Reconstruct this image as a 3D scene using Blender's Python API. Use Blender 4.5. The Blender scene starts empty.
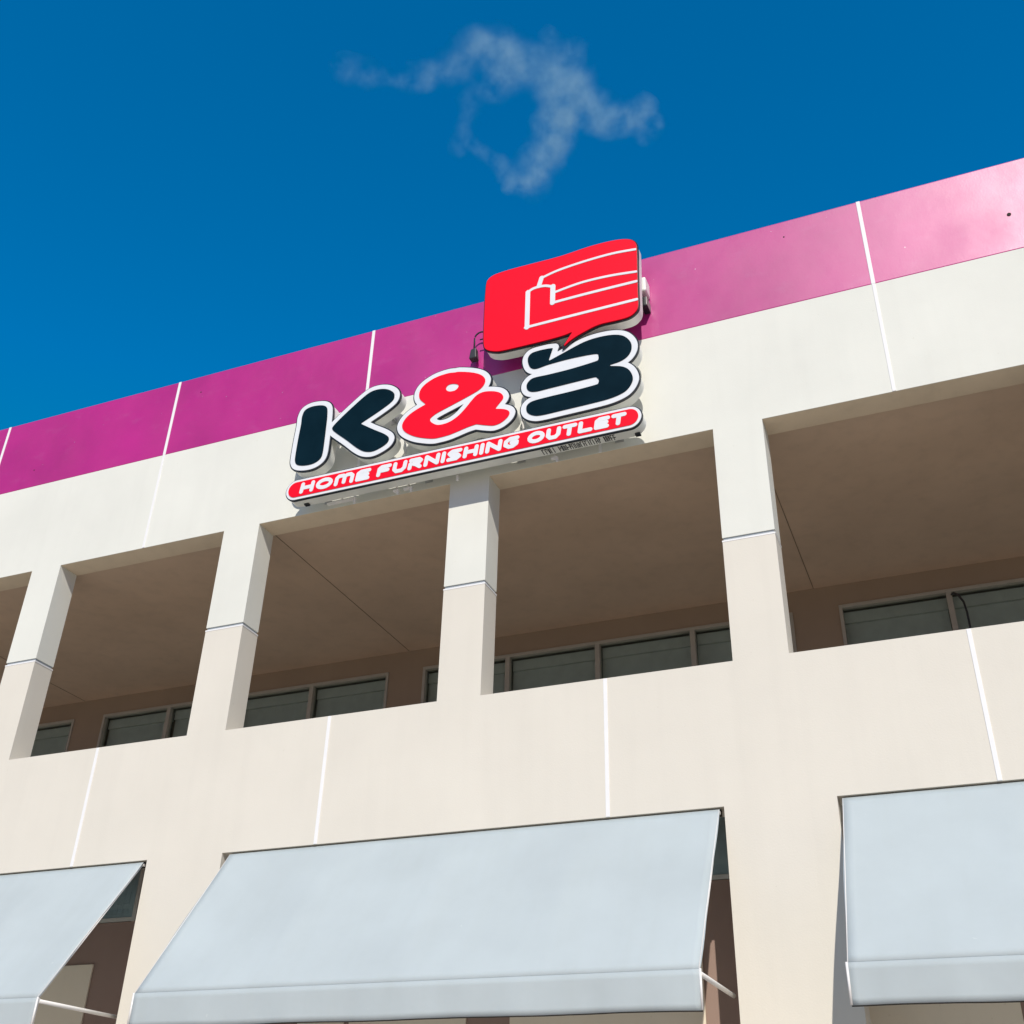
# Cream two-storey shop building with a magenta parapet, open gallery, shop sign and awnings
UPPER = (.765, .77, .715); LOWER = (.735, .697, .622); MAG = (.48, .001, .205); CLOTH = (.635, .70, .725); PAVE = (.48, .45, .41)
GROUND = (.46, .38, .28)
SUN_E = 4.0; SUN_C = (1, .935, .83); SKY_S = .15; SKY_SAT = 1.5; SKY_HUE = .49; SKY_VAL = 1.35; EXPO = .0; SKY_CAP = (1.3, 1.6, 3.2)
CLOUD = True; CLOUD_D = .050
CLOUDS = [
 [(342, 68, 9, .25), (375, 76, 9, .42), (415, 78, 9, .5), (450, 66, 11, .5), (478, 50, 15, .7), (505, 52, 15, .8), (520, 68, 14, .8)],
 [(478, 50, 10, .4), (495, 85, 13, .7), (520, 68, 16, .8), (545, 60, 12, .5), (570, 85, 18, .95), (560, 115, 17, 1.0), (552, 145, 15, .9), (530, 180, 15, 1.0), (512, 188, 7, .6)],
 [(545, 35, 6, .35), (562, 55, 9, .5), (580, 50, 7, .4), (575, 80, 12, .7)],
 [(560, 85, 18, 1.0), (585, 108, 16, .9), (612, 118, 15, .8), (640, 110, 11, .7), (652, 124, 9, .7), (662, 128, 4, .4)],
 [(640, 120, 8, .5), (644, 138, 6, .4)],
 [(470, 100, 9, .25), (458, 150, 7, .25)], [(465, 135, 8, .28), (485, 155, 7, .35), (505, 172, 8, .5)],
]
SH = {"k_stem":[[-7.137,9.956],[-7.139,10.087],[-7.107,10.183],[-7.02,10.22],[-6.908,10.216],[-6.813,10.189],[-6.755,10.132],[-6.735,10.004],[-6.73,9.82],[-6.727,9.598],[-6.729,9.433],[-6.748,9.351],[-6.807,9.303],[-6.892,9.282],[-7.012,9.292],[-7.103,9.327],[-7.143,9.387],[-7.152,9.472],[-7.148,9.723]],"k_arm":[[-6.649,9.803],[-6.556,9.904],[-6.377,10.059],[-6.182,10.207],[-6.045,10.238],[-5.903,10.205],[-5.798,10.122],[-5.779,10.031],[-5.825,9.962],[-5.981,9.867],[-6.217,9.747,1],[-6.054,9.631],[-5.864,9.502],[-5.798,9.421],[-5.833,9.337],[-5.99,9.271],[-6.122,9.288],[-6.244,9.367],[-6.414,9.529],[-6.586,9.685],[-6.645,9.751]],"amp":[[-5.352,9.813,1],[-5.426,9.898],[-5.449,9.978],[-5.431,10.064],[-5.36,10.14],[-5.223,10.202],[-5.064,10.22],[-4.964,10.207],[-4.911,10.202],[-4.771,10.157],[-4.651,10.101],[-4.575,10.039],[-4.539,9.969],[-4.556,9.891],[-4.62,9.829],[-4.753,9.772],[-4.943,9.704],[-5.134,9.638],[-5.203,9.606],[-5.251,9.562],[-5.216,9.505],[-5.135,9.458],[-5.007,9.464],[-4.894,9.522],[-4.806,9.607],[-4.726,9.704],[-4.653,9.774],[-4.561,9.798],[-4.446,9.777],[-4.354,9.734],[-4.303,9.677],[-4.297,9.619],[-4.341,9.56],[-4.387,9.501,1],[-4.295,9.473],[-4.229,9.434],[-4.207,9.386],[-4.235,9.325],[-4.316,9.266],[-4.409,9.248],[-4.503,9.272],[-4.64,9.323,1],[-4.749,9.309],[-4.881,9.278],[-4.994,9.256],[-5.109,9.25],[-5.199,9.255],[-5.319,9.291],[-5.46,9.352],[-5.586,9.442],[-5.643,9.528],[-5.64,9.611],[-5.577,9.699],[-5.472,9.764]],"amp_dot":[[-5.063,9.981],[-5.039,10.017],[-4.98,10.017],[-4.924,9.992],[-4.914,9.961],[-4.945,9.927],[-5.004,9.925],[-5.045,9.945]],"b":[[-4.007,10.081],[-4.003,10.158],[-3.956,10.212],[-3.859,10.226],[-3.746,10.222],[-3.668,10.21,1],[-3.721,10.036,1],[-3.542,10.101],[-3.395,10.156],[-3.267,10.193],[-3.121,10.207],[-2.96,10.196],[-2.836,10.156],[-2.758,10.089],[-2.708,9.991],[-2.71,9.889],[-2.758,9.807],[-2.847,9.757],[-2.97,9.739,1],[-2.831,9.691],[-2.747,9.616],[-2.706,9.506],[-2.719,9.416],[-2.782,9.329],[-2.878,9.283],[-3.016,9.257],[-3.225,9.248],[-3.542,9.243],[-3.811,9.24],[-3.92,9.264],[-3.993,9.319],[-4.017,9.388],[-3.999,9.452],[-3.923,9.491],[-3.723,9.501],[-3.453,9.504],[-3.168,9.517],[-3.133,9.53],[-3.127,9.567],[-3.149,9.6],[-3.185,9.612],[-3.452,9.608],[-3.723,9.603],[-3.888,9.601],[-3.98,9.633],[-4.017,9.699],[-4.005,9.771],[-3.928,9.829],[-3.725,9.828],[-3.451,9.833],[-3.163,9.857],[-3.127,9.875],[-3.126,9.918],[-3.162,9.952],[-3.451,9.969],[-3.726,9.96],[-3.893,9.941],[-3.972,9.984]],"bubble":[[-4.583,11.371],[-4.577,11.494],[-4.56,11.558],[-4.508,11.601],[-4.423,11.623],[-4.222,11.632],[-3.942,11.628],[-3.581,11.623],[-3.246,11.649],[-3.047,11.653],[-2.883,11.643],[-2.753,11.618],[-2.657,11.573],[-2.603,11.504],[-2.592,11.412],[-2.597,11.091],[-2.604,10.729],[-2.608,10.493],[-2.65,10.409],[-2.728,10.365],[-2.868,10.357],[-3.086,10.36],[-3.26,10.311],[-3.42,10.242],[-3.544,10.15,1],[-3.419,10.349,1],[-3.58,10.326],[-3.922,10.322],[-4.304,10.329],[-4.436,10.354],[-4.529,10.404],[-4.571,10.477],[-4.584,10.695],[-4.587,11.127]],"sofa":[[[[-2.596,11.393],[-2.898,11.426],[-3.25,11.422],[-3.609,11.389],[-3.829,11.333]],9],[[[-3.821,11.34],[-3.856,11.212]],16],[[[-4.009,11.153],[-3.939,11.194],[-3.854,11.201],[-3.763,11.187],[-3.655,11.132]],10],[[[-3.67,11.15],[-3.674,10.878]],17],[[[-4.001,11.163],[-4.004,10.588]],16],[[[-4.025,10.595],[-3.358,10.597],[-2.618,10.595]],10],[[[-3.684,10.881],[-3.231,10.885],[-2.615,10.877]],10],[[[-3.639,11.044],[-3.304,11.086],[-2.955,11.076],[-2.609,11.031]],9]],"pill":[[-7.199,8.931],[-2.637,8.962]]}
import bpy, bmesh, math, random
import numpy as np
from mathutils import Vector, Matrix
random.seed(7)
S = bpy.context.scene
COL = S.collection

# ------------------------------------------------------------------ helpers
def tag(o, label=None, cat=None, group=None, kind=None):
    if label: o['label'] = label
    if cat: o['category'] = cat
    if group: o['group'] = group
    if kind: o['kind'] = kind
    return o
def empty(name, loc=(0, 0, 0)):
    o = bpy.data.objects.new(name, None); COL.objects.link(o); o.location = loc
    o.empty_display_size = .2
    return o
class MB:
    """collects boxes, tubes and sheets into one mesh (world coordinates)"""
    def __init__(s): s.v = []; s.f = []; s.m = []; s.sm = []
    def add(s, vs, fs, mat=0, smooth=False):
        b = len(s.v); s.v += [tuple(v) for v in vs]
        for f in fs: s.f.append([b+i for i in f]); s.m.append(mat); s.sm.append(smooth)
    def box(s, x0, x1, y0, y1, z0, z1, mat=0):
        v = [(x, y, z) for z in (z0, z1) for y in (y0, y1) for x in (x0, x1)]
        s.add(v, [(0,2,3,1),(4,5,7,6),(0,1,5,4),(1,3,7,5),(3,2,6,7),(2,0,4,6)], mat)
        return s
    def tube(s, pts, r, n=10, mat=0, caps=True):
        pts = [Vector(p) for p in pts]; rings = []
        for i, p in enumerate(pts):
            d = (pts[min(i+1, len(pts)-1)] - pts[max(i-1, 0)]).normalized()
            a = d.cross(Vector((0, 0, 1)))
            if a.length < .05: a = d.cross(Vector((1, 0, 0)))
            a.normalize(); b = d.cross(a).normalized()
            rings.append([p + a*r*math.cos(t) + b*r*math.sin(t) for t in [2*math.pi*k/n for k in range(n)]])
        vs = [v for rg in rings for v in rg]; fs = []
        for i in range(len(pts)-1):
            for k in range(n):
                fs.append((i*n+k, i*n+(k+1) % n, (i+1)*n+(k+1) % n, (i+1)*n+k))
        s.add(vs, fs, mat, True)
        if caps:
            s.add(rings[0], [tuple(range(n))], mat); s.add(rings[-1], [tuple(range(n))], mat)
        return s
    def build(s, name, mats, parent=None, bevel=0, origin=None):
        me = bpy.data.meshes.new(name)
        me.from_pydata(s.v, [], s.f)
        for m in (mats if isinstance(mats, (list, tuple)) else [mats]): me.materials.append(m)
        for p, m, q in zip(me.polygons, s.m, s.sm): p.material_index = m; p.use_smooth = q
        bm = bmesh.new(); bm.from_mesh(me); bmesh.ops.remove_doubles(bm, verts=bm.verts, dist=1e-6)
        bmesh.ops.recalc_face_normals(bm, faces=bm.faces); bm.to_mesh(me); bm.free()
        o = bpy.data.objects.new(name, me); COL.objects.link(o)
        if parent:
            o.parent = parent; o.matrix_parent_inverse = Matrix.Translation(-parent.location)
        if bevel:
            b = o.modifiers.new('bevel', 'BEVEL'); b.width = bevel; b.segments = 2; b.limit_method = 'ANGLE'
        return o

# ------------------------------------------------------------------ materials
def node_mat(name):
    m = bpy.data.materials.new(name); m.use_nodes = True
    nt = m.node_tree; b = nt.nodes['Principled BSDF']
    return m, nt, b
def N(nt, t, **k):
    n = nt.nodes.new(t)
    for a, v in k.items(): setattr(n, a, v)
    return n
def noise(nt, co, scale, detail=5, rough=.55):
    n = N(nt, 'ShaderNodeTexNoise'); n.inputs['Scale'].default_value = scale
    n.inputs['Detail'].default_value = detail; n.inputs['Roughness'].default_value = rough
    nt.links.new(co, n.inputs['Vector']); return n.outputs['Fac']
def geo(nt, scale=None):
    g = N(nt, 'ShaderNodeNewGeometry').outputs['Position']
    if scale:
        m = N(nt, 'ShaderNodeMapping'); m.inputs['Scale'].default_value = scale
        nt.links.new(g, m.inputs['Vector']); return m.outputs['Vector']
    return g
def ramp(nt, fac, stops):
    r = N(nt, 'ShaderNodeValToRGB'); e = r.color_ramp.elements
    while len(e) < len(stops): e.new(.5)
    for i, (p, c) in enumerate(stops): e[i].position = p; e[i].color = (*c, 1) if len(c) == 3 else c
    nt.links.new(fac, r.inputs['Fac']); return r.outputs['Color']
def mix(nt, fac, a, b, typ='MIX'):
    m = N(nt, 'ShaderNodeMix', data_type='RGBA', blend_type=typ)
    if isinstance(fac, (int, float)): m.inputs[0].default_value = fac
    else: nt.links.new(fac, m.inputs[0])
    for i, v in ((6, a), (7, b)):
        if isinstance(v, tuple): m.inputs[i].default_value = (*v, 1)
        else: nt.links.new(v, m.inputs[i])
    return m.outputs[2]
def bump(nt, b, fac, strength, dist=.01):
    n = N(nt, 'ShaderNodeBump'); n.inputs['Strength'].default_value = strength; n.inputs['Distance'].default_value = dist
    nt.links.new(fac, n.inputs['Height']); nt.links.new(n.outputs['Normal'], b.inputs['Normal'])
def mulc(c, k): return tuple(x*k for x in c)

def stucco(name, c, var=.05, rough=.85, bs=.25, streak=.014):
    m, nt, b = node_mat(name)
    big = noise(nt, geo(nt), .9, 4)
    col = ramp(nt, big, [(.3, mulc(c, 1-var)), (.7, mulc(c, 1+var*.3))])
    st = noise(nt, geo(nt, (5, 5, .35)), 1.0, 5)           # rain streaks
    sr = ramp(nt, st, [(.30, (1-streak*1.6,)*3), (.52, (1, 1, 1))])
    col = mix(nt, 1.0, col, sr, 'MULTIPLY')
    sp = noise(nt, geo(nt), 21, 2)
    spr = ramp(nt, sp, [(.22, (.86, .84, .80)), (.29, (1, 1, 1))])
    col = mix(nt, .6, col, spr, 'MULTIPLY')
    nt.links.new(col, b.inputs['Base Color'])
    b.inputs['Roughness'].default_value = rough
    b.inputs['Specular IOR Level'].default_value = .3
    f1 = noise(nt, geo(nt), 60, 4); f2 = noise(nt, geo(nt), 3.5, 3)
    a = N(nt, 'ShaderNodeMath', operation='MULTIPLY_ADD'); nt.links.new(f2, a.inputs[0]); a.inputs[1].default_value = 1.6
    nt.links.new(f1, a.inputs[2])
    bump(nt, b, a.outputs[0], bs, .004)
    return m
def plain(name, c, rough=.5, metal=0, var=.06, scale=6, spec=.5, bs=0):
    m, nt, b = node_mat(name)
    col = ramp(nt, noise(nt, geo(nt), scale, 5), [(.3, mulc(c, 1-var)), (.7, mulc(c, 1+var))])
    nt.links.new(col, b.inputs['Base Color'])
    b.inputs['Roughness'].default_value = rough; b.inputs['Metallic'].default_value = metal
    b.inputs['Specular IOR Level'].default_value = spec
    if bs: bump(nt, b, noise(nt, geo(nt), 40, 3), bs, .003)
    return m

M = {}
M['upper'] = stucco('upper_cream_paint', UPPER)
M['lower'] = stucco('lower_beige_paint', LOWER, .04)
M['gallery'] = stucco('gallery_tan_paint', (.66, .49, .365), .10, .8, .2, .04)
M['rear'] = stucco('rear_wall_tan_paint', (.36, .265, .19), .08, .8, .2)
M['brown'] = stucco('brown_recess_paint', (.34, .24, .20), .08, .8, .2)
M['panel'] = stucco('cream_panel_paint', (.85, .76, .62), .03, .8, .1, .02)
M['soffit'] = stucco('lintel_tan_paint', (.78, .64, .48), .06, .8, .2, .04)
M['strip'] = plain('white_joint_paint', (.84, .84, .85), .7, var=.02)
M['groove'] = plain('grey_joint_sealant', (.36, .40, .44), .8)
M['seam'] = plain('tan_ceiling_seam', (.26, .19, .14), .9)
M['dark'] = plain('dark_joint', (.03, .025, .02), .9)
M['concrete'] = stucco('roof_concrete', (.35, .34, .32))
# magenta parapet paint: glossy masonry paint, uneven sheen and chalky wear
m, nt, b = node_mat('magenta_gloss_paint'); M['magenta'] = m
base = ramp(nt, noise(nt, geo(nt), .8, 6, .6), [(.3, mulc(MAG, .86)), (.5, MAG), (.72, mulc(MAG, 1.12))])
ch = ramp(nt, noise(nt, geo(nt, (1.2, 1.2, 2.2)), 2.2, 8, .7), [(.55, (0, 0, 0)), (.82, (.16,)*3)])
sep = N(nt, 'ShaderNodeSeparateColor'); nt.links.new(ch, sep.inputs[0])
col = mix(nt, sep.outputs[0], base, (.52, .22, .44))
spk = ramp(nt, noise(nt, geo(nt), 17, 2), [(.74, (0, 0, 0)), (.77, (1, 1, 1))])
sep2 = N(nt, 'ShaderNodeSeparateColor'); nt.links.new(spk, sep2.inputs[0])
col = mix(nt, sep2.outputs[0], col, (.62, .35, .5))
nt.links.new(col, b.inputs['Base Color'])
rr = N(nt, 'ShaderNodeMapRange'); rr.inputs[3].default_value = .30; rr.inputs[4].default_value = .60
nt.links.new(noise(nt, geo(nt, (1, 1, .7)), 1.7, 6, .62), rr.inputs[0]); nt.links.new(rr.outputs[0], b.inputs['Roughness'])
b.inputs['IOR'].default_value = 1.8; b.inputs['Specular IOR Level'].default_value = .55
f1 = noise(nt, geo(nt), 50, 4); f2 = noise(nt, geo(nt), 2.6, 3)
a_ = N(nt, 'ShaderNodeMath', operation='MULTIPLY_ADD'); nt.links.new(f2, a_.inputs[0]); a_.inputs[1].default_value = 3; nt.links.new(f1, a_.inputs[2])
bump(nt, b, a_.outputs[0], .14, .004)

# awning cloth: pale grey blue acrylic, lets some light through
def cloth(name, c):
    m, nt, b = node_mat(name)
    col = ramp(nt, noise(nt, geo(nt), 1.3, 5), [(.3, mulc(c, .96)), (.7, mulc(c, 1.03))])
    st = ramp(nt, noise(nt, geo(nt, (6, 1, .6)), 1.0, 4), [(.3, (.985, .985, .98)), (.55, (1, 1, 1))])
    col = mix(nt, 1.0, col, st, 'MULTIPLY')
    sp = ramp(nt, noise(nt, geo(nt), 14, 1), [(.80, (1, 1, 1)), (.83, (1.12, 1.1, 1.08))])
    col = mix(nt, 1.0, col, sp, 'MULTIPLY')
    nt.links.new(col, b.inputs['Base Color']); b.inputs['Roughness'].default_value = .75
    b.inputs['Specular IOR Level'].default_value = .3
    w = noise(nt, geo(nt, (1, 1, 1)), 2.2, 3); bump(nt, b, w, .25, .03)
    tr = N(nt, 'ShaderNodeBsdfTranslucent'); nt.links.new(col, tr.inputs['Color'])
    mx = N(nt, 'ShaderNodeMixShader'); mx.inputs[0].default_value = .34
    nt.links.new(b.outputs[0], mx.inputs[1]); nt.links.new(tr.outputs[0], mx.inputs[2])
    nt.links.new(mx.outputs[0], nt.nodes['Material Output'].inputs['Surface'])
    return m
M['cloth'] = cloth('awning_cloth', CLOTH)
M['white_tube'] = plain('white_powder_coat', (.82, .80, .78), .4, var=.04)
M['frame'] = plain('bronze_window_frame', (.46, .43, .37), .45, .2)
M['lowframe'] = plain('pale_aluminium_frame', (.62, .60, .55), .4, .4)
M['blind'] = plain('blind_slat', (.80, .80, .77), .8)
M['blind_low'] = plain('pale_blind_slat', (.85, .9, .9), .8)
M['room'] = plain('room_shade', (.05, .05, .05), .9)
def glass(name, tint, fac):
    m, nt, b = node_mat(name); nt.nodes.remove(b)
    t = N(nt, 'ShaderNodeBsdfTransparent'); t.inputs[0].default_value = (*tint, 1)
    g = N(nt, 'ShaderNodeBsdfGlossy'); g.inputs['Roughness'].default_value = .03; g.inputs['Color'].default_value = (.9, .97, .95, 1)
    fr = N(nt, 'ShaderNodeFresnel'); fr.inputs[0].default_value = fac
    mx = N(nt, 'ShaderNodeMixShader'); nt.links.new(fr.outputs[0], mx.inputs[0])
    nt.links.new(t.outputs[0], mx.inputs[1]); nt.links.new(g.outputs[0], mx.inputs[2])
    nt.links.new(mx.outputs[0], nt.nodes['Material Output'].inputs['Surface']); return m
M['glass'] = glass('green_tinted_glass', (.74, .80, .76), 1.5)
M['glass_low'] = glass('clear_glass', (.86, .93, .95), 1.5)
# sign
M['sign_white'] = plain('sign_white_acrylic', (.80, .82, .86), .25, var=.03)
M['sign_navy'] = plain('sign_navy_acrylic', (.004, .014, .022), .25, var=.2, scale=3, spec=.12)
M['sign_red'] = plain('sign_red_acrylic', (.93, .001, .018), .35, var=.03, spec=.3)
M['sign_black'] = plain('black_trim_cap', (.012, .014, .02), .35)
M['sign_return'] = plain('pale_grey_return', (.80, .81, .77), .45, .0, var=.10, scale=3)
M['galv'] = plain('galvanised_bracket', (.5, .5, .5), .4, .6)
M['conduit'] = plain('dark_conduit', (.03, .03, .035), .5)

# ------------------------------------------------------------------ setting
gm, nt, b = node_mat('concrete_apron')
c = ramp(nt, noise(nt, geo(nt), .35, 8, .6), [(.3, mulc(GROUND, .85)), (.7, mulc(GROUND, 1.1))])
c = mix(nt, .5, c, ramp(nt, noise(nt, geo(nt), 90, 3), [(.35, (.6, .6, .6)), (.65, (1.2, 1.2, 1.2))]), 'MULTIPLY')
nt.links.new(c, b.inputs['Base Color']); b.inputs['Roughness'].default_value = .9
bump(nt, b, noise(nt, geo(nt), 120, 3), .4, .01)
g = MB(); g.add([(-600, -600, 0), (600, -600, 0), (600, 600, 0), (-600, 600, 0)], [(0, 1, 2, 3)])
tag(g.build('ground', gm), kind='structure')
pv = MB(); pv.box(-26, 16, -3.2, 6.0, .004, .15)
tag(pv.build('pavement', stucco('pale_pavement', PAVE, .1), bevel=.015), kind='structure')
mk = MB()
for i in range(15): mk.add([(-25+2.7*i, -9, .006), (-24.9+2.7*i, -9, .006), (-24.9+2.7*i, -3.9, .006), (-25+2.7*i, -3.9, .006)], [(0, 1, 2, 3)])
tag(mk.build('parking_lines', M['strip']), kind='structure')

# ------------------------------------------------------------------ building
X0, X1 = -25.0, 14.3
ZF, ZE, ZD, ZC, ZB, ZA = 4.657, 6.062, 7.420, 8.818, 10.312, 11.599
DC = .322
bld = empty('commercial_building', (-5, 0, 0))
tag(bld, 'long cream two-storey building with an open upper gallery and a magenta parapet band', 'building')
p = MB(); p.box(X0, X1, 0, DC, ZB, ZA); p.build('parapet_band', M['magenta'], bld, bevel=.012)
p = MB(); p.box(X0, X1, 0, DC, ZC, ZB-.0006); p.build('fascia', M['upper'], bld)
p = MB(); p.box(X0, X1, 0, DC, ZF, ZE); p.build('spandrel', M['lower'], bld)
p = MB(); p.box(X0, X1, DC, 14, ZC+.16, ZA-.5); p.box(X0, X1, 4.5, 14, 0, ZC+.16); p.build('roof', M['concrete'], bld)
# columns of the gallery (upper half one paint, lower half another, a joint between)
cols = [-17.64, -14.45, -11.264, -8.07, -4.86, -1.662, 1.56, 4.76, 7.96, 11.16]
wid = {-11.264: (-11.515, -11.013), -8.07: (-8.337, -7.800), -4.86: (-5.114, -4.606), -1.662: (-1.934, -1.394)}
for c in cols:
    a, d = wid.get(c, (c-.26, c+.26))
    p = MB()
    p.box(a, d, 0, DC, ZD+.016, ZC, 0)
    p.box(a+.012, d-.012, .012, DC-.012, ZD-.016, ZD+.016, 2)
    p.box(a-.004, d+.004, -.003, DC+.003, ZD-.034, ZD-.016, 3)
    p.box(a, d, 0, DC, ZE, ZD-.034, 1)
    o = p.build('column', [M['upper'], M['lower'], M['groove'], M['strip']], bld)
ends = [X0] + [v for c in cols for v in wid.get(c, (c-.26, c+.26))] + [X1]
for a, d in zip(ends[::2], ends[1::2]):
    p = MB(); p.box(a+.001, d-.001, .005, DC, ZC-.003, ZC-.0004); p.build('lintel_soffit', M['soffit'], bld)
# lower piers and the recess behind the awnings
piers = [(-25, -21.4), (-14.97, -13.97), (-8.566, -7.576), (-2.126, -1.123), (4.32, 5.32), (10.7, 14.3)]
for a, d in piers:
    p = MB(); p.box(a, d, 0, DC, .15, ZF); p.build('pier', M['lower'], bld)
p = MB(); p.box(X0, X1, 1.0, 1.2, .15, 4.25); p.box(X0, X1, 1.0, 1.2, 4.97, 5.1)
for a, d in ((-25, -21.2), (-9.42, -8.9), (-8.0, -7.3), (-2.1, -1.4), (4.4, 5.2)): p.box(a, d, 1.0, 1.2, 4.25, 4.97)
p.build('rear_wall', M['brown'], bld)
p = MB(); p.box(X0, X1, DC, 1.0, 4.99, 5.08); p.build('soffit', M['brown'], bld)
p = MB(); p.box(X0, X1, DC, 4.4, 5.1, 5.25); p.build('gallery_floor', M['concrete'], bld)
# cream panels set in the brown wall
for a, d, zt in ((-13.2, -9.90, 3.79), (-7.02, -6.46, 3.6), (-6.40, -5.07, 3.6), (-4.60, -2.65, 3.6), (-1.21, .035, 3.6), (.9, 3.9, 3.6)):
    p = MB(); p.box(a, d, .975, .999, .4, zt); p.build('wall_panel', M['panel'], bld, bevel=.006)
# gallery ceiling, rear wall
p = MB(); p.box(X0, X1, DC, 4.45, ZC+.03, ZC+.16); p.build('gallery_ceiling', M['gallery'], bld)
for x in (-17.3, -14.2, -7.80, -1.55, 4.95):
    p = MB(); p.box(x-.005, x+.005, DC+.01, 4.20, ZC+.026, ZC+.032); p.build('ceiling_joint', M['seam'], bld)
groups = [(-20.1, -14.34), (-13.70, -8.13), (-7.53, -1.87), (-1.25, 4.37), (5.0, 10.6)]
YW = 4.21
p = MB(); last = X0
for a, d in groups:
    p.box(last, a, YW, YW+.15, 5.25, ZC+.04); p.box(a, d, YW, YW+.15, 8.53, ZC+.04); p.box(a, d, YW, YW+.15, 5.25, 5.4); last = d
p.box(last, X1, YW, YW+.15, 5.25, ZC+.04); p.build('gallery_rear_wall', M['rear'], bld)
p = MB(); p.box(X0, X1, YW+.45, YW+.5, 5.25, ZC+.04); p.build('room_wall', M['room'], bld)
def window(a, d, z0, z1, n, y, fm, gm_, bmat, fw=.045, head=True, dark_first=None):
    p = MB()
    p.box(a, a+fw, y-.02, y+.09, z0, z1); p.box(d-fw, d, y-.02, y+.09, z0, z1)
    p.box(a+fw, d-fw, y-.02, y+.09, z1-fw, z1); p.box(a+fw, d-fw, y-.02, y+.09, z0, z0+fw)
    xs = [a + (d-a)*k/n for k in range(n+1)]
    for k in range(1, n): p.box(xs[k]-fw*.8, xs[k]+fw*.8, y-.018, y+.09, z0+fw, z1-fw)
    w = p.build('window', fm, bld, bevel=.003)
    for k in range(n):
        q = MB(); l, r = xs[k]+fw*.82, xs[k+1]-fw*.82
        q.add([(l, y+.05, z0+fw), (r, y+.05, z0+fw), (r, y+.05, z1-fw), (l, y+.05, z1-fw)], [(0, 1, 2, 3)]); q.build('pane', gm_, w)
        s = MB()
        if head: s.box(l, r, y+.12, y+.20, z1-.22, z1-.06)
        x = l+.03
        while x < r-.03:
            an = -.10 + random.uniform(-.05, .05); dx, dy = .045*math.cos(an), .045*math.sin(an)
            zt = z1-.19 if head else z1-.05
            s.add([(x-dx, y+.17-dy, z0+.05), (x+dx, y+.17+dy, z0+.05), (x+dx, y+.17+dy, zt), (x-dx, y+.17-dy, zt)], [(0, 1, 2, 3)])
            x += .078
        o_ = s.build('blind', bmat, w)
        if not head: o_.location.y = -.08
    return w
for i, (a, d) in enumerate(groups): window(a, d, 5.4, 8.53, 4, YW, M['frame'], M['glass'], M['blind'])
for a, d, n in ((-13.9, -9.42, 4), (-7.3, -2.12, 4), (-1.4, 4.4, 4)): window(a, d, 4.25, 4.97, n, 1.0, M['lowframe'], M['glass_low'], M['blind_low'], .05, False)
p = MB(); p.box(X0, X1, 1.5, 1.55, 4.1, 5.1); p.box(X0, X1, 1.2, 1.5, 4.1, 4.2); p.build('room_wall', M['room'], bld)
# painted joint strips on the facade
def strip(x, z0, z1, w=.042):
    p = MB(); p.box(x-w/2, x+w/2, -.007, .004, z0, z1); p.build('joint_strip', M['strip'], bld, bevel=.003)
for x in (-19.2, -16.02, -12.826, -9.621, -6.422, -3.232, -.019, 3.2, 6.4, 9.6):
    strip(x, ZB, ZA-.004, .044); strip(x, ZC+.001, ZB, .036)
for x in (-19.2, -16.02, -12.83, -9.621, -6.422, -3.232, .215, 3.4, 6.6, 9.8): strip(x, ZF+.001, ZE-.004, .040)
p = MB(); p.tube([(1.479, -.006, 10.822), (1.479, .004, 10.822)], .022, 12); p.build('anchor_hole', M['dark'], bld)
for x, z in ((-12.05, 10.62), (-9.2, 11.3), (-.9, 11.35)):
    p = MB(); p.tube([(x, -.004, z), (x, .004, z)], .009, 8); p.build('anchor_hole', M['dark'], bld)

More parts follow.
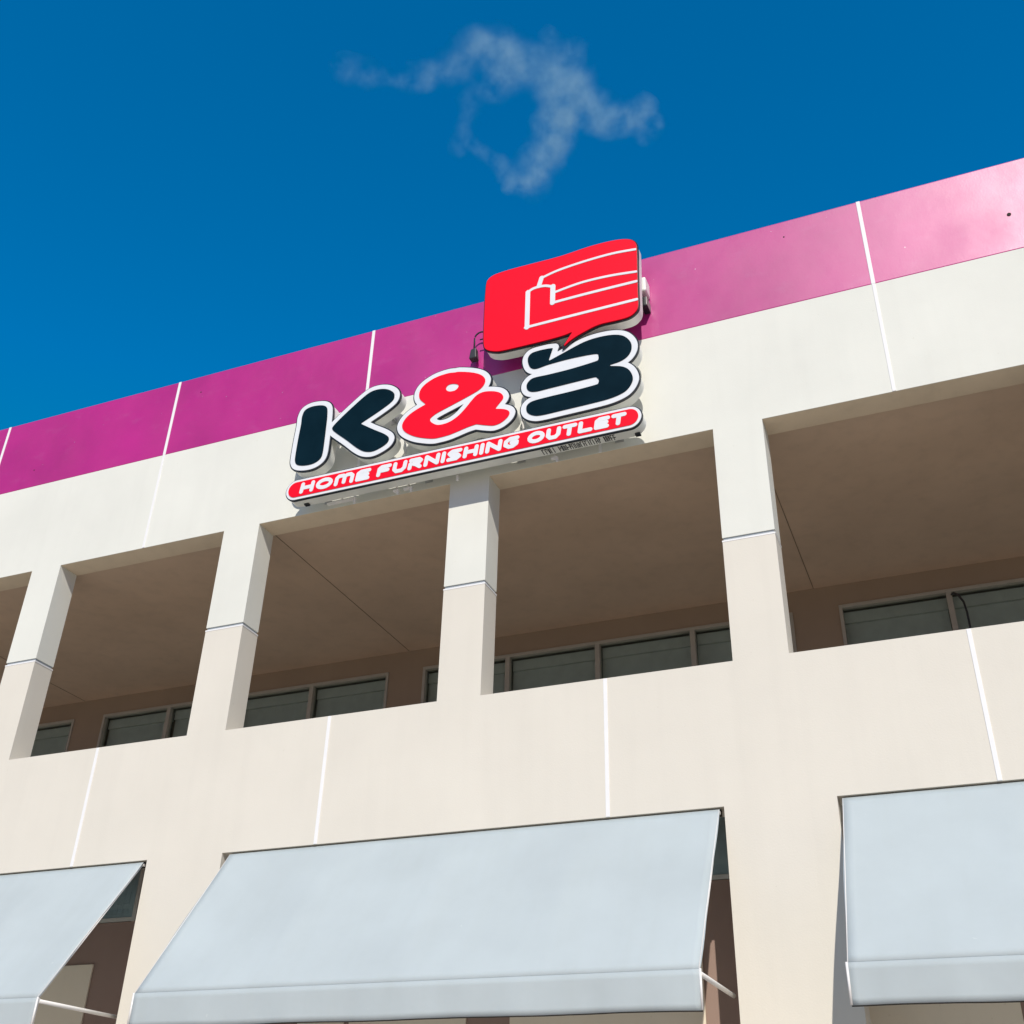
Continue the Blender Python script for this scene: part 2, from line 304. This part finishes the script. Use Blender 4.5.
# ------------------------------------------------------------------ awnings
def awning(x0, x1, label):
    root = empty('window_awning', ((x0+x1)/2, 0, 3.1))
    tag(root, label, 'awning', 'grey blue awnings hung in the ground-floor openings')
    top = Vector((0, .022, 4.640)); cr = Vector((0, -1.085, 3.105)); bot = Vector((0, -1.09, 2.815))
    nx, ny = 60, 26
    def sheet(pts_fn, nu, nv, name, th):
        vs = []; fs = []
        for j in range(nv+1):
            for i in range(nu+1): vs.append(pts_fn(i/nu, j/nv))
        for j in range(nv):
            for i in range(nu):
                k = j*(nu+1)+i; fs.append((k, k+1, k+nu+2, k+nu+1))
        q = MB(); q.add(vs, fs, 0, True); o = q.build(name, M['cloth'], root)
        s = o.modifiers.new('t', 'SOLIDIFY'); s.thickness = th; s.offset = 0
        return o
    ribs = 4
    def cover(u, v):
        p = top.lerp(cr, v)
        sag = .030*math.sin(math.pi*v)*(abs(math.sin(math.pi*u*ribs))**.7)
        return (x0+(x1-x0)*u + .006*math.sin(9*v), p.y+sag*.8, p.z-sag*.6)
    def valance(u, v):
        p = cr.lerp(bot, v)
        wv = .006*math.sin(u*31+1)*v + .004*math.sin(u*77)*v
        return (x0+(x1-x0)*u, p.y-.004+wv, p.z-.002+.003*math.sin(u*23)*v)
    sheet(cover, 64, 26, 'cover', .004); sheet(valance, 90, 6, 'valance', .004)
    for v, nm in ((1, 'hem'),):
        q = MB(); q.tube([Vector(valance(u/60, 1))+Vector((0, .006, -.003)) for u in range(61)], .006, 6); q.build('hem', M['dark'], root)
    q = MB(); q.tube([(x0, cr.y+.02, cr.z-.02), (x1, cr.y+.02, cr.z-.02)], .016); q.tube([(x0, bot.y+.022, bot.z+.02), (x1, bot.y+.022, bot.z+.02)], .013)
    q.tube([(x0, .045, 4.615), (x1, .045, 4.615)], .016)
    q.build('front_frame', M['white_tube'], root)
    for k in range(ribs+1):
        x = x0 + (x1-x0)*k/ribs; x = min(max(x, x0+.012), x1-.012)
        q = MB()
        q.tube([(x, .034, 4.624), (x, cr.y+.012, cr.z-.010)], .009)
        q.tube([(x, cr.y+.015, cr.z-.005), (x, bot.y+.015, bot.z+.02)], .014)
        q.build('rafter', M['white_tube'], root)
    for x in (x0+.012, x1-.012):
        q = MB(); q.tube([(x, cr.y+.03, cr.z-.03), (x, .09, cr.z-.03)], .019, 12)
        q.build('side_arm', M['white_tube'], root)
        s = 1 if x > (x0+x1)/2 else -1
        q = MB(); q.tube([(x+s*.004, .022, 4.638), (x+s*.004, cr.y-.002, cr.z)], .004, 8); q.tube([(x+s*.012, cr.y-.002, cr.z), (x+s*.012, bot.y-.002, bot.z)], .010, 8)
        q.build('piping', M['white_tube'], root)
    q = MB(); q.box(x0, x1, .06, .12, 4.60, 4.65); q.build('head_rail', M['dark'], root)
awning(-13.95, -8.625, 'pale grey blue awning cut by the left edge of the photo')
awning(-7.49, -2.172, 'pale grey blue awning seen whole in the middle, between the two wide piers')
awning(-1.085, 4.24, 'pale grey blue awning cut by the right edge of the photo')

# ------------------------------------------------------------------ sign
def smooth_poly(pts, seg=6):
    n = len(pts); out = []
    for i in range(n):
        p0, p1, p2, p3 = (np.array(pts[(i+k-1) % n][:2]) for k in range(4))
        c1 = len(pts[i]) > 2; c2 = len(pts[(i+1) % n]) > 2
        if c1: p0 = 2*p1-p2
        if c2: p3 = 2*p2-p1
        for k in range(seg):
            t = k/seg
            out.append(.5*((2*p1)+(-p0+p2)*t+(2*p0-5*p1+4*p2-p3)*t*t+(-p0+3*p1-3*p2+p3)*t**3))
    return np.array(out)
def sdf_poly(P, X, Z):
    A = P; B = np.roll(P, -1, 0); d = np.full(X.shape, 1e9); ins = np.zeros(X.shape, bool)
    for a, b in zip(A, B):
        e = b-a; w0 = X-a[0]; w1 = Z-a[1]; L = e@e
        if L < 1e-12: continue
        t = np.clip((w0*e[0]+w1*e[1])/L, 0, 1)
        d = np.minimum(d, (w0-t*e[0])**2+(w1-t*e[1])**2)
        if a[1] != b[1]:
            c = ((a[1] > Z) != (b[1] > Z)) & (X < e[0]*(Z-a[1])/e[1]+a[0]); ins ^= c
    d = np.sqrt(d); return np.where(ins, -d, d)
def sdf_seg(segs, X, Z):
    d = np.full(X.shape, 1e9)
    for a, b, w in segs:
        e = (b[0]-a[0], b[1]-a[1]); L = e[0]**2+e[1]**2+1e-12
        t = np.clip(((X-a[0])*e[0]+(Z-a[1])*e[1])/L, 0, 1)
        d = np.minimum(d, np.sqrt((X-a[0]-t*e[0])**2+(Z-a[1]-t*e[1])**2)-w)
    return d
def contours(F, xs, zs, lev):
    F = F-lev; F = np.where(F == 0, 1e-9, F); seg = {}; 
    def pt(i, j, k, l):
        a, b = F[j, i], F[l, k]; t = a/(a-b); return (xs[i]+(xs[k]-xs[i])*t, zs[j]+(zs[l]-zs[j])*t)
    pos = {}; nxt = {}
    ins = F < 0
    J, I = np.nonzero((ins[:-1, :-1] != ins[1:, :-1]) | (ins[:-1, :-1] != ins[:-1, 1:]) | (ins[:-1, :-1] != ins[1:, 1:]))
    for j, i in zip(J.tolist(), I.tolist()):
        c = [(i, j), (i+1, j), (i+1, j+1), (i, j+1)]; v = [bool(ins[y, x]) for x, y in c]
        outs = []; inn = []
        for k in range(4):
            if v[k] != v[(k+1) % 4]:
                key = (min(c[k], c[(k+1) % 4]), max(c[k], c[(k+1) % 4])); pos[key] = pt(*key[0], *key[1])
                (outs if v[k] else inn).append((k, key))
        if len(outs) == 1: nxt[inn[0][1]] = outs[0][1]
        else:
            for k, key in inn:
                m = min(outs, key=lambda o: (o[0]-k) % 4); nxt[key] = m[1]
    loops = []
    while nxt:
        s = next(iter(nxt)); L = []; k = s
        while k in nxt: L.append(pos[k]); k = nxt.pop(k)
        if len(L) > 5: loops.append(L)
    return loops
def slab(loops, y0, y1, name, mat, parent, sh=0):
    """closed outlines in the facade plane, filled and given thickness from y0 to y1"""
    cu = bpy.data.curves.new('tmp', 'CURVE'); cu.dimensions = '2D'; cu.fill_mode = 'BOTH'; cu.extrude = (y1-y0)/2
    for L in loops:
        sp = cu.splines.new('POLY'); sp.points.add(len(L)-1); sp.use_cyclic_u = True
        for q, (x, z) in zip(sp.points, L): q.co = (x, z, 0, 1)
    t = bpy.data.objects.new('tmp', cu); COL.objects.link(t)
    me = bpy.data.meshes.new_from_object(t.evaluated_get(bpy.context.evaluated_depsgraph_get()))
    bpy.data.objects.remove(t); me.name = name
    for v in me.vertices: x, z, d = v.co; v.co = (x, (y0+y1)/2-d, z)
    bm = bmesh.new(); bm.from_mesh(me); bmesh.ops.remove_doubles(bm, verts=bm.verts, dist=1e-5)
    bmesh.ops.recalc_face_normals(bm, faces=bm.faces)
    for f in bm.faces: f.smooth = abs(f.normal.y) < .5
    for e in bm.edges:
        if len(e.link_faces) == 2 and e.link_faces[0].smooth != e.link_faces[1].smooth: e.smooth = False
        elif len(e.link_faces) == 2 and e.calc_face_angle(0) > .6: e.smooth = False
    bm.to_mesh(me); bm.free(); me.materials.clear(); me.materials.append(mat)
    o = bpy.data.objects.new(name, me); COL.objects.link(o); o.parent = parent
    if parent: o.matrix_parent_inverse = parent.matrix_world.inverted()
    return o
def grid(P, m=.12, h=.011):
    P = np.array([q[:2] for q in P]); x0, z0 = P.min(0)-m; x1, z1 = P.max(0)+m
    xs = np.arange(x0, x1, h); zs = np.arange(z0, z1, h); X, Z = np.meshgrid(xs, zs); return xs, zs, X, Z

sign = empty('store_sign', (-4.9, 0, 8.8)); bpy.context.view_layer.update()
tag(sign, 'red, navy and white shop sign reading K&B over a red HOME FURNISHING OUTLET pill', 'sign')
def put(o): o.matrix_parent_inverse = Matrix.Translation(-sign.location); return o
def letter(polys, mat, holes=(), yb=-.352, name='letter', border=.060, fill=False):
    allp = [q for P in polys for q in P]; xs, zs, X, Z = grid(allp)
    F = np.full(X.shape, 1e9)
    for P in polys: F = np.minimum(F, sdf_poly(smooth_poly(P), X, Z))
    F0 = F
    keep = (lambda L: L[:1] if fill else L)
    cs = lambda lev: keep(sorted(contours(F, xs, zs, lev), key=len, reverse=True))
    for P in holes: F0 = np.maximum(F0, -sdf_poly(smooth_poly(P), X, Z))
    body = put(slab(cs(border+.004), yb+.035, yb+.175, name, M['sign_return'], sign))
    bpy.context.view_layer.update()
    def sub(o):
        o.parent = body; o.matrix_parent_inverse = Matrix.Translation(-sign.location) if False else body.matrix_world.inverted(); return o
    sub(slab(cs(border+.016), yb+.010, yb+.034, 'trim', M['sign_black'], None))
    if border > 0: sub(slab(cs(border), yb+.001, yb+.0095, 'border', M['sign_white'], None))
    sub(slab(contours(F0, xs, zs, -.010 if border > 0 else 0), yb-.006, yb+.0005 if border > 0 else yb+.0095, 'face', mat, None))
    return body
letter([SH['k_stem'], SH['k_arm']], M['sign_navy'])
letter([SH['amp']], M['sign_red'], holes=[SH['amp_dot']])
letter([SH['b']], M['sign_navy'], fill=True)
bub = letter([SH['bubble']], M['sign_red'], yb=-.385, name='speech_bubble', border=0)
def sub(o, par): o.parent = par; o.matrix_parent_inverse = par.matrix_world.inverted(); return o
bpy.context.view_layer.update()
segs = []
for P, w in SH['sofa']:
    Q = [np.array(q[:2]) for q in P]
    if len(Q) > 2:
        R = []
        for i in range(len(Q)-1):
            p0 = Q[max(i-1, 0)]; p1 = Q[i]; p2 = Q[i+1]; p3 = Q[min(i+2, len(Q)-1)]
            for k in range(6):
                t = k/6; R.append(.5*((2*p1)+(-p0+p2)*t+(2*p0-5*p1+4*p2-p3)*t*t+(-p0+3*p1-3*p2+p3)*t**3))
        Q = R+[Q[-1]]
    for a, b in zip(Q[:-1], Q[1:]): segs.append((a, b, w*.0019))
allq = [q for P, w in SH['sofa'] for q in P]
xs, zs, X, Z = grid(allq, .08, .008)
edge = max(q[0] for q in allq)
F = np.maximum(sdf_seg(segs, X, Z), X-edge)
sub(slab(contours(F, xs, zs, 0), -.3965, -.3905, 'emblem', M['sign_white'], None), bub)
# red pill with white rim and the line of lettering
zc, r0 = 8.953, .142; xa, xb = -7.199+r0, -2.637-r0
xs = np.arange(-7.4, -2.4, .012); zs = np.arange(8.7, 9.2, .012); X, Z = np.meshgrid(xs, zs)
F = sdf_seg([((xa, zc), (xb, zc), 0)], X, Z)
pill = put(slab(contours(F, xs, zs, r0+.004), -.317, -.177, 'name_bar', M['sign_return'], sign)); bpy.context.view_layer.update()
sub(slab(contours(F, xs, zs, r0+.013), -.342, -.318, 'trim', M['sign_black'], None), pill)
sub(slab(contours(F, xs, zs, r0), -.351, -.3425, 'border', M['sign_white'], None), pill)
sub(slab(contours(F, xs, zs, r0-.034), -.358, -.3515, 'face', M['sign_red'], None), pill)
G = {'H': [[(0,0),(0,1)],[(1,0),(1,1)],[(0,.5),(1,.5)]],
 'O': [[(.5+.5*math.cos(t), .5+.5*math.sin(t)) for t in [2*math.pi*k/16 for k in range(17)]]],
 'M': [[(0,0),(0,.8),(.12,1),(.38,1),(.5,.8),(.5,.1)],[(.5,.8),(.62,1),(.85,1),(1,.75),(1,0)]],
 'E': [[(1,1),(.25,1),(0,.8),(0,0)],[(0,0),(1,0)],[(0,.5),(.9,.5)]],
 'F': [[(0,0),(0,.8),(.2,1),(1,1)],[(0,.5),(.85,.5)]],
 'U': [[(0,1),(0,.3),(.25,0),(.75,0),(1,.3),(1,1)]],
 'R': [[(0,0),(0,.55)],[(0,1),(.8,1),(1,.8),(.85,.55),(.3,.5),(.6,.35),(1,0)]],
 'N': [[(0,0),(0,1),(1,0),(1,1)]], 'I': [[(0,0),(0,1)]],
 'S': [[(1,1),(.25,1),(0,.78),(.2,.52),(.8,.48),(1,.24),(.75,0),(0,0)]],
 'G': [[(1,1),(.35,1),(0,.72),(0,.28),(.35,0),(.7,0),(1,.25),(1,.5),(.55,.5)]],
 'T': [[(0,1),(1,1)],[(.5,1),(.5,0)]], 'L': [[(0,1),(0,0),(1,0)]]}
segs = []; glyphs = []
def word(t, x0, x1, zb, h, sw):
    ws = [{'I': 0, 'M': 1.35, 'O': 1.15, 'N': 1.0}.get(c, .9) for c in t]; gap = .50
    tot = sum(ws)+gap*(len(t)-1); k = (x1-x0)/tot; x = x0
    for c, w in zip(t, ws):
        for P in G[c]:
            Q = [(x+p[0]*w*k+ (p[1]-.5)*.015, zb+p[1]*h) for p in P]
            for a, b in zip(Q[:-1], Q[1:]): segs.append((a, b, sw))
        xl = x; glyphs.append((xl-.05, xl+w*k+.05, list(segs))); segs.clear()
        x += (w+gap)*k
h = .108; zb = zc-h/2
word('HOME', -6.965, -6.04, zb, h, .0262); word('FURNISHING', -5.895, -4.115, zb, h, .0262); word('OUTLET', -3.955, -2.835, zb, h, .0262)
for ga, gb, sg in glyphs:
    xs = np.arange(ga, gb, .005); zs = np.arange(8.84, 9.07, .005); X, Z = np.meshgrid(xs, zs)
    sub(slab(contours(sdf_seg(sg, X, Z), xs, zs, 0), -.3625, -.3585, 'lettering', M['sign_white'], None), pill)
# small worn line of maker's marks along the underside of the bar
p = MB(); x = -3.84
while x < -2.98:
    w = random.uniform(.014, .032)
    if random.random() > .12:
        zz = zc-r0-.0062
        p.box(x, x+.009, -.298, -.195, zz, zz+.004)
        if random.random() > .35: p.box(x+.009, x+w, -.298, -.284, zz, zz+.004)
        if random.random() > .45: p.box(x+.009, x+w, -.25, -.236, zz, zz+.004)
        if random.random() > .5: p.box(x+w-.008, x+w, -.284, -.25 if random.random() > .5 else -.195, zz+.0002, zz+.0042)
    x += w+.007
sub(p.build('small_print', M['conduit']), pill)
# stand-offs, hangers and clips
for x, z in ((-6.9, 9.5), (-6.2, 9.55), (-5.95, 9.95), (-5.1, 9.4), (-4.7, 9.95), (-4.35, 9.42), (-3.7, 9.45), (-3.0, 9.4), (-3.0, 9.9), (-6.8, 8.95), (-5.4, 8.95), (-4.2, 8.95), (-3.0, 8.95), (-4.3, 10.6), (-2.8, 10.7), (-3.5, 11.2)):
    p = MB(); p.box(x-.02, x+.02, -.2 if z < 10.3 else -.22, .0, z-.02, z+.02); p.box(x-.05, x+.05, -.008, .001, z-.05, z+.05)
    p.build('standoff', M['galv'], sign)
for x, z, w in ((-6.51, 8.775, .2), (-5.76, 8.76, .035), (-5.60, 8.76, .055), (-3.73, 8.755, .04), (-4.95, 8.78, .012)):
    p = MB(); p.box(x-w, x+w, -.165, -.125, z, z+.022); p.box(x+w-.02, x+w+.002, -.165, -.14, z-.045, z+.001); p.box(x-.008, x+.008, -.15, -.13, z+.022, z+.12)
    p.build('clip', M['white_tube'], sign)
for x in (-6.96, -2.72):
    p = MB(); p.box(x-.03, x+.03, -.24, -.19, zc-r0-.024, zc-r0-.003); p.build('drain_block', M['sign_black'], sign)
p = MB(); p.box(-2.66, -2.555, -.19, -.0, 10.90, 11.12); p.build('junction_box', M['sign_return'], sign, bevel=.02)
p = MB(); p.box(-2.63, -2.555, -.17, 0, 10.68, 10.82); p.build('power_supply', M['sign_black'], sign, bevel=.01)
p = MB(); p.tube([(-5.72, -.12, 9.9), (-5.75, -.10, 9.6), (-5.70, -.10, 9.4), (-5.72, -.12, 9.1)], .012); p.tube([(-4.16, -.13, 9.5), (-4.14, -.1, 9.3), (-4.18, -.12, 9.08)], .014)
p.build('cable', M['white_tube'], sign)

# lamp on a bent conduit by the speech bubble
lamp = empty('wall_lamp', (-4.85, 0, 10.6)); tag(lamp, 'small black lamp hanging from a bent conduit left of the red speech bubble', 'lamp')
p = MB(); p.tube([(-4.66, -.10, 10.98)] + [(-4.76+.085*math.cos(t), -.10, 10.90+.085*math.sin(t)) for t in [math.pi*k/8 for k in range(2, 9)]] + [(-4.845, -.10, 10.72)], .011)
p.tube([(-4.66, .0, 10.98), (-4.66, -.10, 10.98)], .011)
p.tube([(-4.66, .0, 10.86), (-4.66, -.10, 10.86), (-4.77, -.10, 10.86)], .009)
p.build('conduit', M['conduit'], lamp)
p = MB(); p.add([(-4.895, -.14, 10.56), (-4.795, -.14, 10.56), (-4.795, -.04, 10.56), (-4.895, -.04, 10.56), (-4.88, -.13, 10.71), (-4.81, -.13, 10.73), (-4.81, -.05, 10.73), (-4.88, -.05, 10.71)], [(0,1,2,3),(4,5,6,7),(0,1,5,4),(1,2,6,5),(2,3,7,6),(3,0,4,7)])
p.build('lamp_head', M['conduit'], lamp, bevel=.01)

# cable loop hanging in the gallery
p = MB(); p.tube([(.19, 4.18, 8.44), (.215, 4.1, 8.42), (.265, 4.0, 8.33), (.31, 3.95, 8.20), (.325, 3.95, 8.05), (.325, 3.95, 7.8), (.325, 3.95, 5.3)], .014)
tag(p.build('hanging_cable', M['conduit']), 'black cable arching down in front of the gallery window at the right', 'cable')

# ------------------------------------------------------------------ light, sky, camera
SUN = Vector((.40, -1.0, .955)).normalized()
el = math.asin(SUN.z); rot = math.atan2(SUN.x, SUN.y)
ld = bpy.data.lights.new('sun', 'SUN'); ld.energy = SUN_E; ld.angle = math.radians(.5); ld.color = SUN_C
lo = bpy.data.objects.new('sun', ld); COL.objects.link(lo); lo.rotation_euler = SUN.to_track_quat('Z', 'Y').to_euler(); lo.location = (10, -30, 30)
w = bpy.data.worlds.new('World'); S.world = w; w.use_nodes = True; nt = w.node_tree
sky = nt.nodes.new('ShaderNodeTexSky'); sky.sky_type = 'NISHITA'; sky.sun_disc = False
sky.sun_elevation = el; sky.sun_rotation = rot; sky.ozone_density = 4; sky.air_density = .8; sky.dust_density = .3
hs = nt.nodes.new('ShaderNodeHueSaturation'); hs.inputs['Saturation'].default_value = SKY_SAT; hs.inputs['Hue'].default_value = SKY_HUE; hs.inputs['Value'].default_value = SKY_VAL
nt.links.new(sky.outputs[0], hs.inputs['Color'])
# humid air: paler and duller towards the horizon, deep blue overhead, no brighter than the cap
tcw = N(nt, 'ShaderNodeTexCoord'); sx = N(nt, 'ShaderNodeSeparateXYZ'); nt.links.new(tcw.outputs['Generated'], sx.inputs[0])
mh = N(nt, 'ShaderNodeMapRange', interpolation_type='SMOOTHSTEP'); nt.links.new(sx.outputs['Z'], mh.inputs[0]); mh.inputs[1].default_value = .08; mh.inputs[2].default_value = .42
mh.inputs[3].default_value = .9; mh.inputs[4].default_value = SKY_SAT; nt.links.new(mh.outputs[0], hs.inputs['Saturation'])
capped = mix(nt, 1.0, hs.outputs[0], SKY_CAP, 'DARKEN')
bg = nt.nodes['Background']; bg.inputs[1].default_value = SKY_S; nt.links.new(capped, bg.inputs[0])

# wisp of cloud: a thin real volume high above the roof
if CLOUD:
    E = Vector((0, -10, 1.6)); SC = 900.0
    def D(x, y):      # picture direction measured on the photograph -> world point at the cloud's height
        f = 1117.2447
        r = Vector((.92395689, .38175395, .02382406)); u = Vector((.18039226, -.48983225, .85294959)); ww = Vector((-.33728667, .78379098, .52144934))
        d = ww + r*((x-512)/f) + u*((512-y)/f); return E + d*(SC/d.z)
    blobs = []
    def line(pts):
        for (xa, ya, ra, da), (xb, yb, rb, db) in zip(pts[:-1], pts[1:]):
            n = max(2, int(math.hypot(xb-xa, yb-ya)/((ra+rb)*.42)))
            for k in range(n):
                t = k/n; blobs.append((xa+(xb-xa)*t, ya+(yb-ya)*t, ra+(rb-ra)*t, da+(db-da)*t))
        blobs.append(pts[-1])
    for L in CLOUDS: line(L)
    meta = bpy.data.metaballs.new('m'); meta.resolution = 9; meta.render_resolution = 9; meta.threshold = .25
    mo = bpy.data.objects.new('m', meta); COL.objects.link(mo)
    px = SC/.53/1117*1.0
    cen = D(510, 110); pts3 = []
    for x, y, r, d in blobs:
        p = D(x, y); r3 = r*px*.92; pts3.append((p-cen, r3, d))
        e_ = meta.elements.new(); e_.co = p-cen; e_.radius = r3*2.0; e_.stiffness = 1.0
    bpy.context.view_layer.update()
    me = bpy.data.meshes.new_from_object(mo.evaluated_get(bpy.context.evaluated_depsgraph_get()))
    bpy.data.objects.remove(mo)
    co = bpy.data.objects.new('cloud', me); COL.objects.link(co); co.location = cen
    tag(co, 'thin wispy white cloud alone in the deep blue sky', 'cloud')
    cm = bpy.data.materials.new('cloud_vapour'); cm.use_nodes = True; nt = cm.node_tree
    nt.nodes.remove(nt.nodes['Principled BSDF'])
    tc = nt.nodes.new('ShaderNodeTexCoord').outputs['Object']
    # domain warp
    nz = N(nt, 'ShaderNodeTexNoise'); nz.inputs['Scale'].default_value = .030; nz.inputs['Detail'].default_value = 7
    nt.links.new(tc, nz.inputs['Vector'])
    vs_ = N(nt, 'ShaderNodeVectorMath', operation='SUBTRACT'); nt.links.new(nz.outputs['Color'], vs_.inputs[0]); vs_.inputs[1].default_value = (.5, .5, .5)
    vm = N(nt, 'ShaderNodeVectorMath', operation='SCALE'); nt.links.new(vs_.outputs[0], vm.inputs[0]); vm.inputs['Scale'].default_value = 34
    va = N(nt, 'ShaderNodeVectorMath', operation='ADD'); nt.links.new(tc, va.inputs[0]); nt.links.new(vm.outputs[0], va.inputs[1])
    tot = None
    for p, r3, d in pts3:
        ds = N(nt, 'ShaderNodeVectorMath', operation='DISTANCE'); nt.links.new(va.outputs[0], ds.inputs[0]); ds.inputs[1].default_value = p
        mr = N(nt, 'ShaderNodeMapRange', interpolation_type='SMOOTHSTEP'); nt.links.new(ds.outputs['Value'], mr.inputs[0])
        mr.inputs[1].default_value = r3*1.3; mr.inputs[2].default_value = 0; mr.inputs[3].default_value = 0; mr.inputs[4].default_value = d
        if tot is None: tot = mr.outputs[0]
        else:
            a = N(nt, 'ShaderNodeMath', operation='MAXIMUM'); nt.links.new(tot, a.inputs[0]); nt.links.new(mr.outputs[0], a.inputs[1]); tot = a.outputs[0]
    fn = noise(nt, tc, .045, 8, .66)
    mr = N(nt, 'ShaderNodeMapRange'); nt.links.new(fn, mr.inputs[0]); mr.inputs[1].default_value = .40; mr.inputs[2].default_value = .76
    ml = N(nt, 'ShaderNodeMath', operation='MULTIPLY'); nt.links.new(tot, ml.inputs[0]); nt.links.new(mr.outputs[0], ml.inputs[1])
    dm = N(nt, 'ShaderNodeMath', operation='MULTIPLY'); nt.links.new(ml.outputs[0], dm.inputs[0]); dm.inputs[1].default_value = CLOUD_D
    pvn = N(nt, 'ShaderNodeVolumePrincipled'); pvn.inputs['Color'].default_value = (.66, .93, 1, 1); pvn.inputs['Anisotropy'].default_value = 0
    nt.links.new(dm.outputs[0], pvn.inputs['Density'])
    nt.links.new(pvn.outputs[0], nt.nodes['Material Output'].inputs['Volume'])
    me.materials.clear(); me.materials.append(cm)

cam = bpy.data.cameras.new('camera'); cam.sensor_width = 36; cam.lens = 39.2786; cam.clip_end = 6000; cam.clip_start = .1
c = bpy.data.objects.new('camera', cam); COL.objects.link(c)
r = Vector((.92395689, .38175395, .02382406)); u = Vector((.18039226, -.48983225, .85294959)); ww = Vector((-.33728667, .78379098, .52144934))
c.matrix_world = Matrix(((r.x, u.x, -ww.x, 0), (r.y, u.y, -ww.y, -10), (r.z, u.z, -ww.z, 1.6), (0, 0, 0, 1)))
S.camera = c
S.render.engine = 'CYCLES'
S.cycles.max_bounces = 10; S.cycles.diffuse_bounces = 6; S.cycles.transparent_max_bounces = 12; S.cycles.volume_bounces = 1
S.view_settings.view_transform = 'Standard'; S.view_settings.look = 'None'; S.view_settings.exposure = EXPO; S.view_settings.gamma = 1
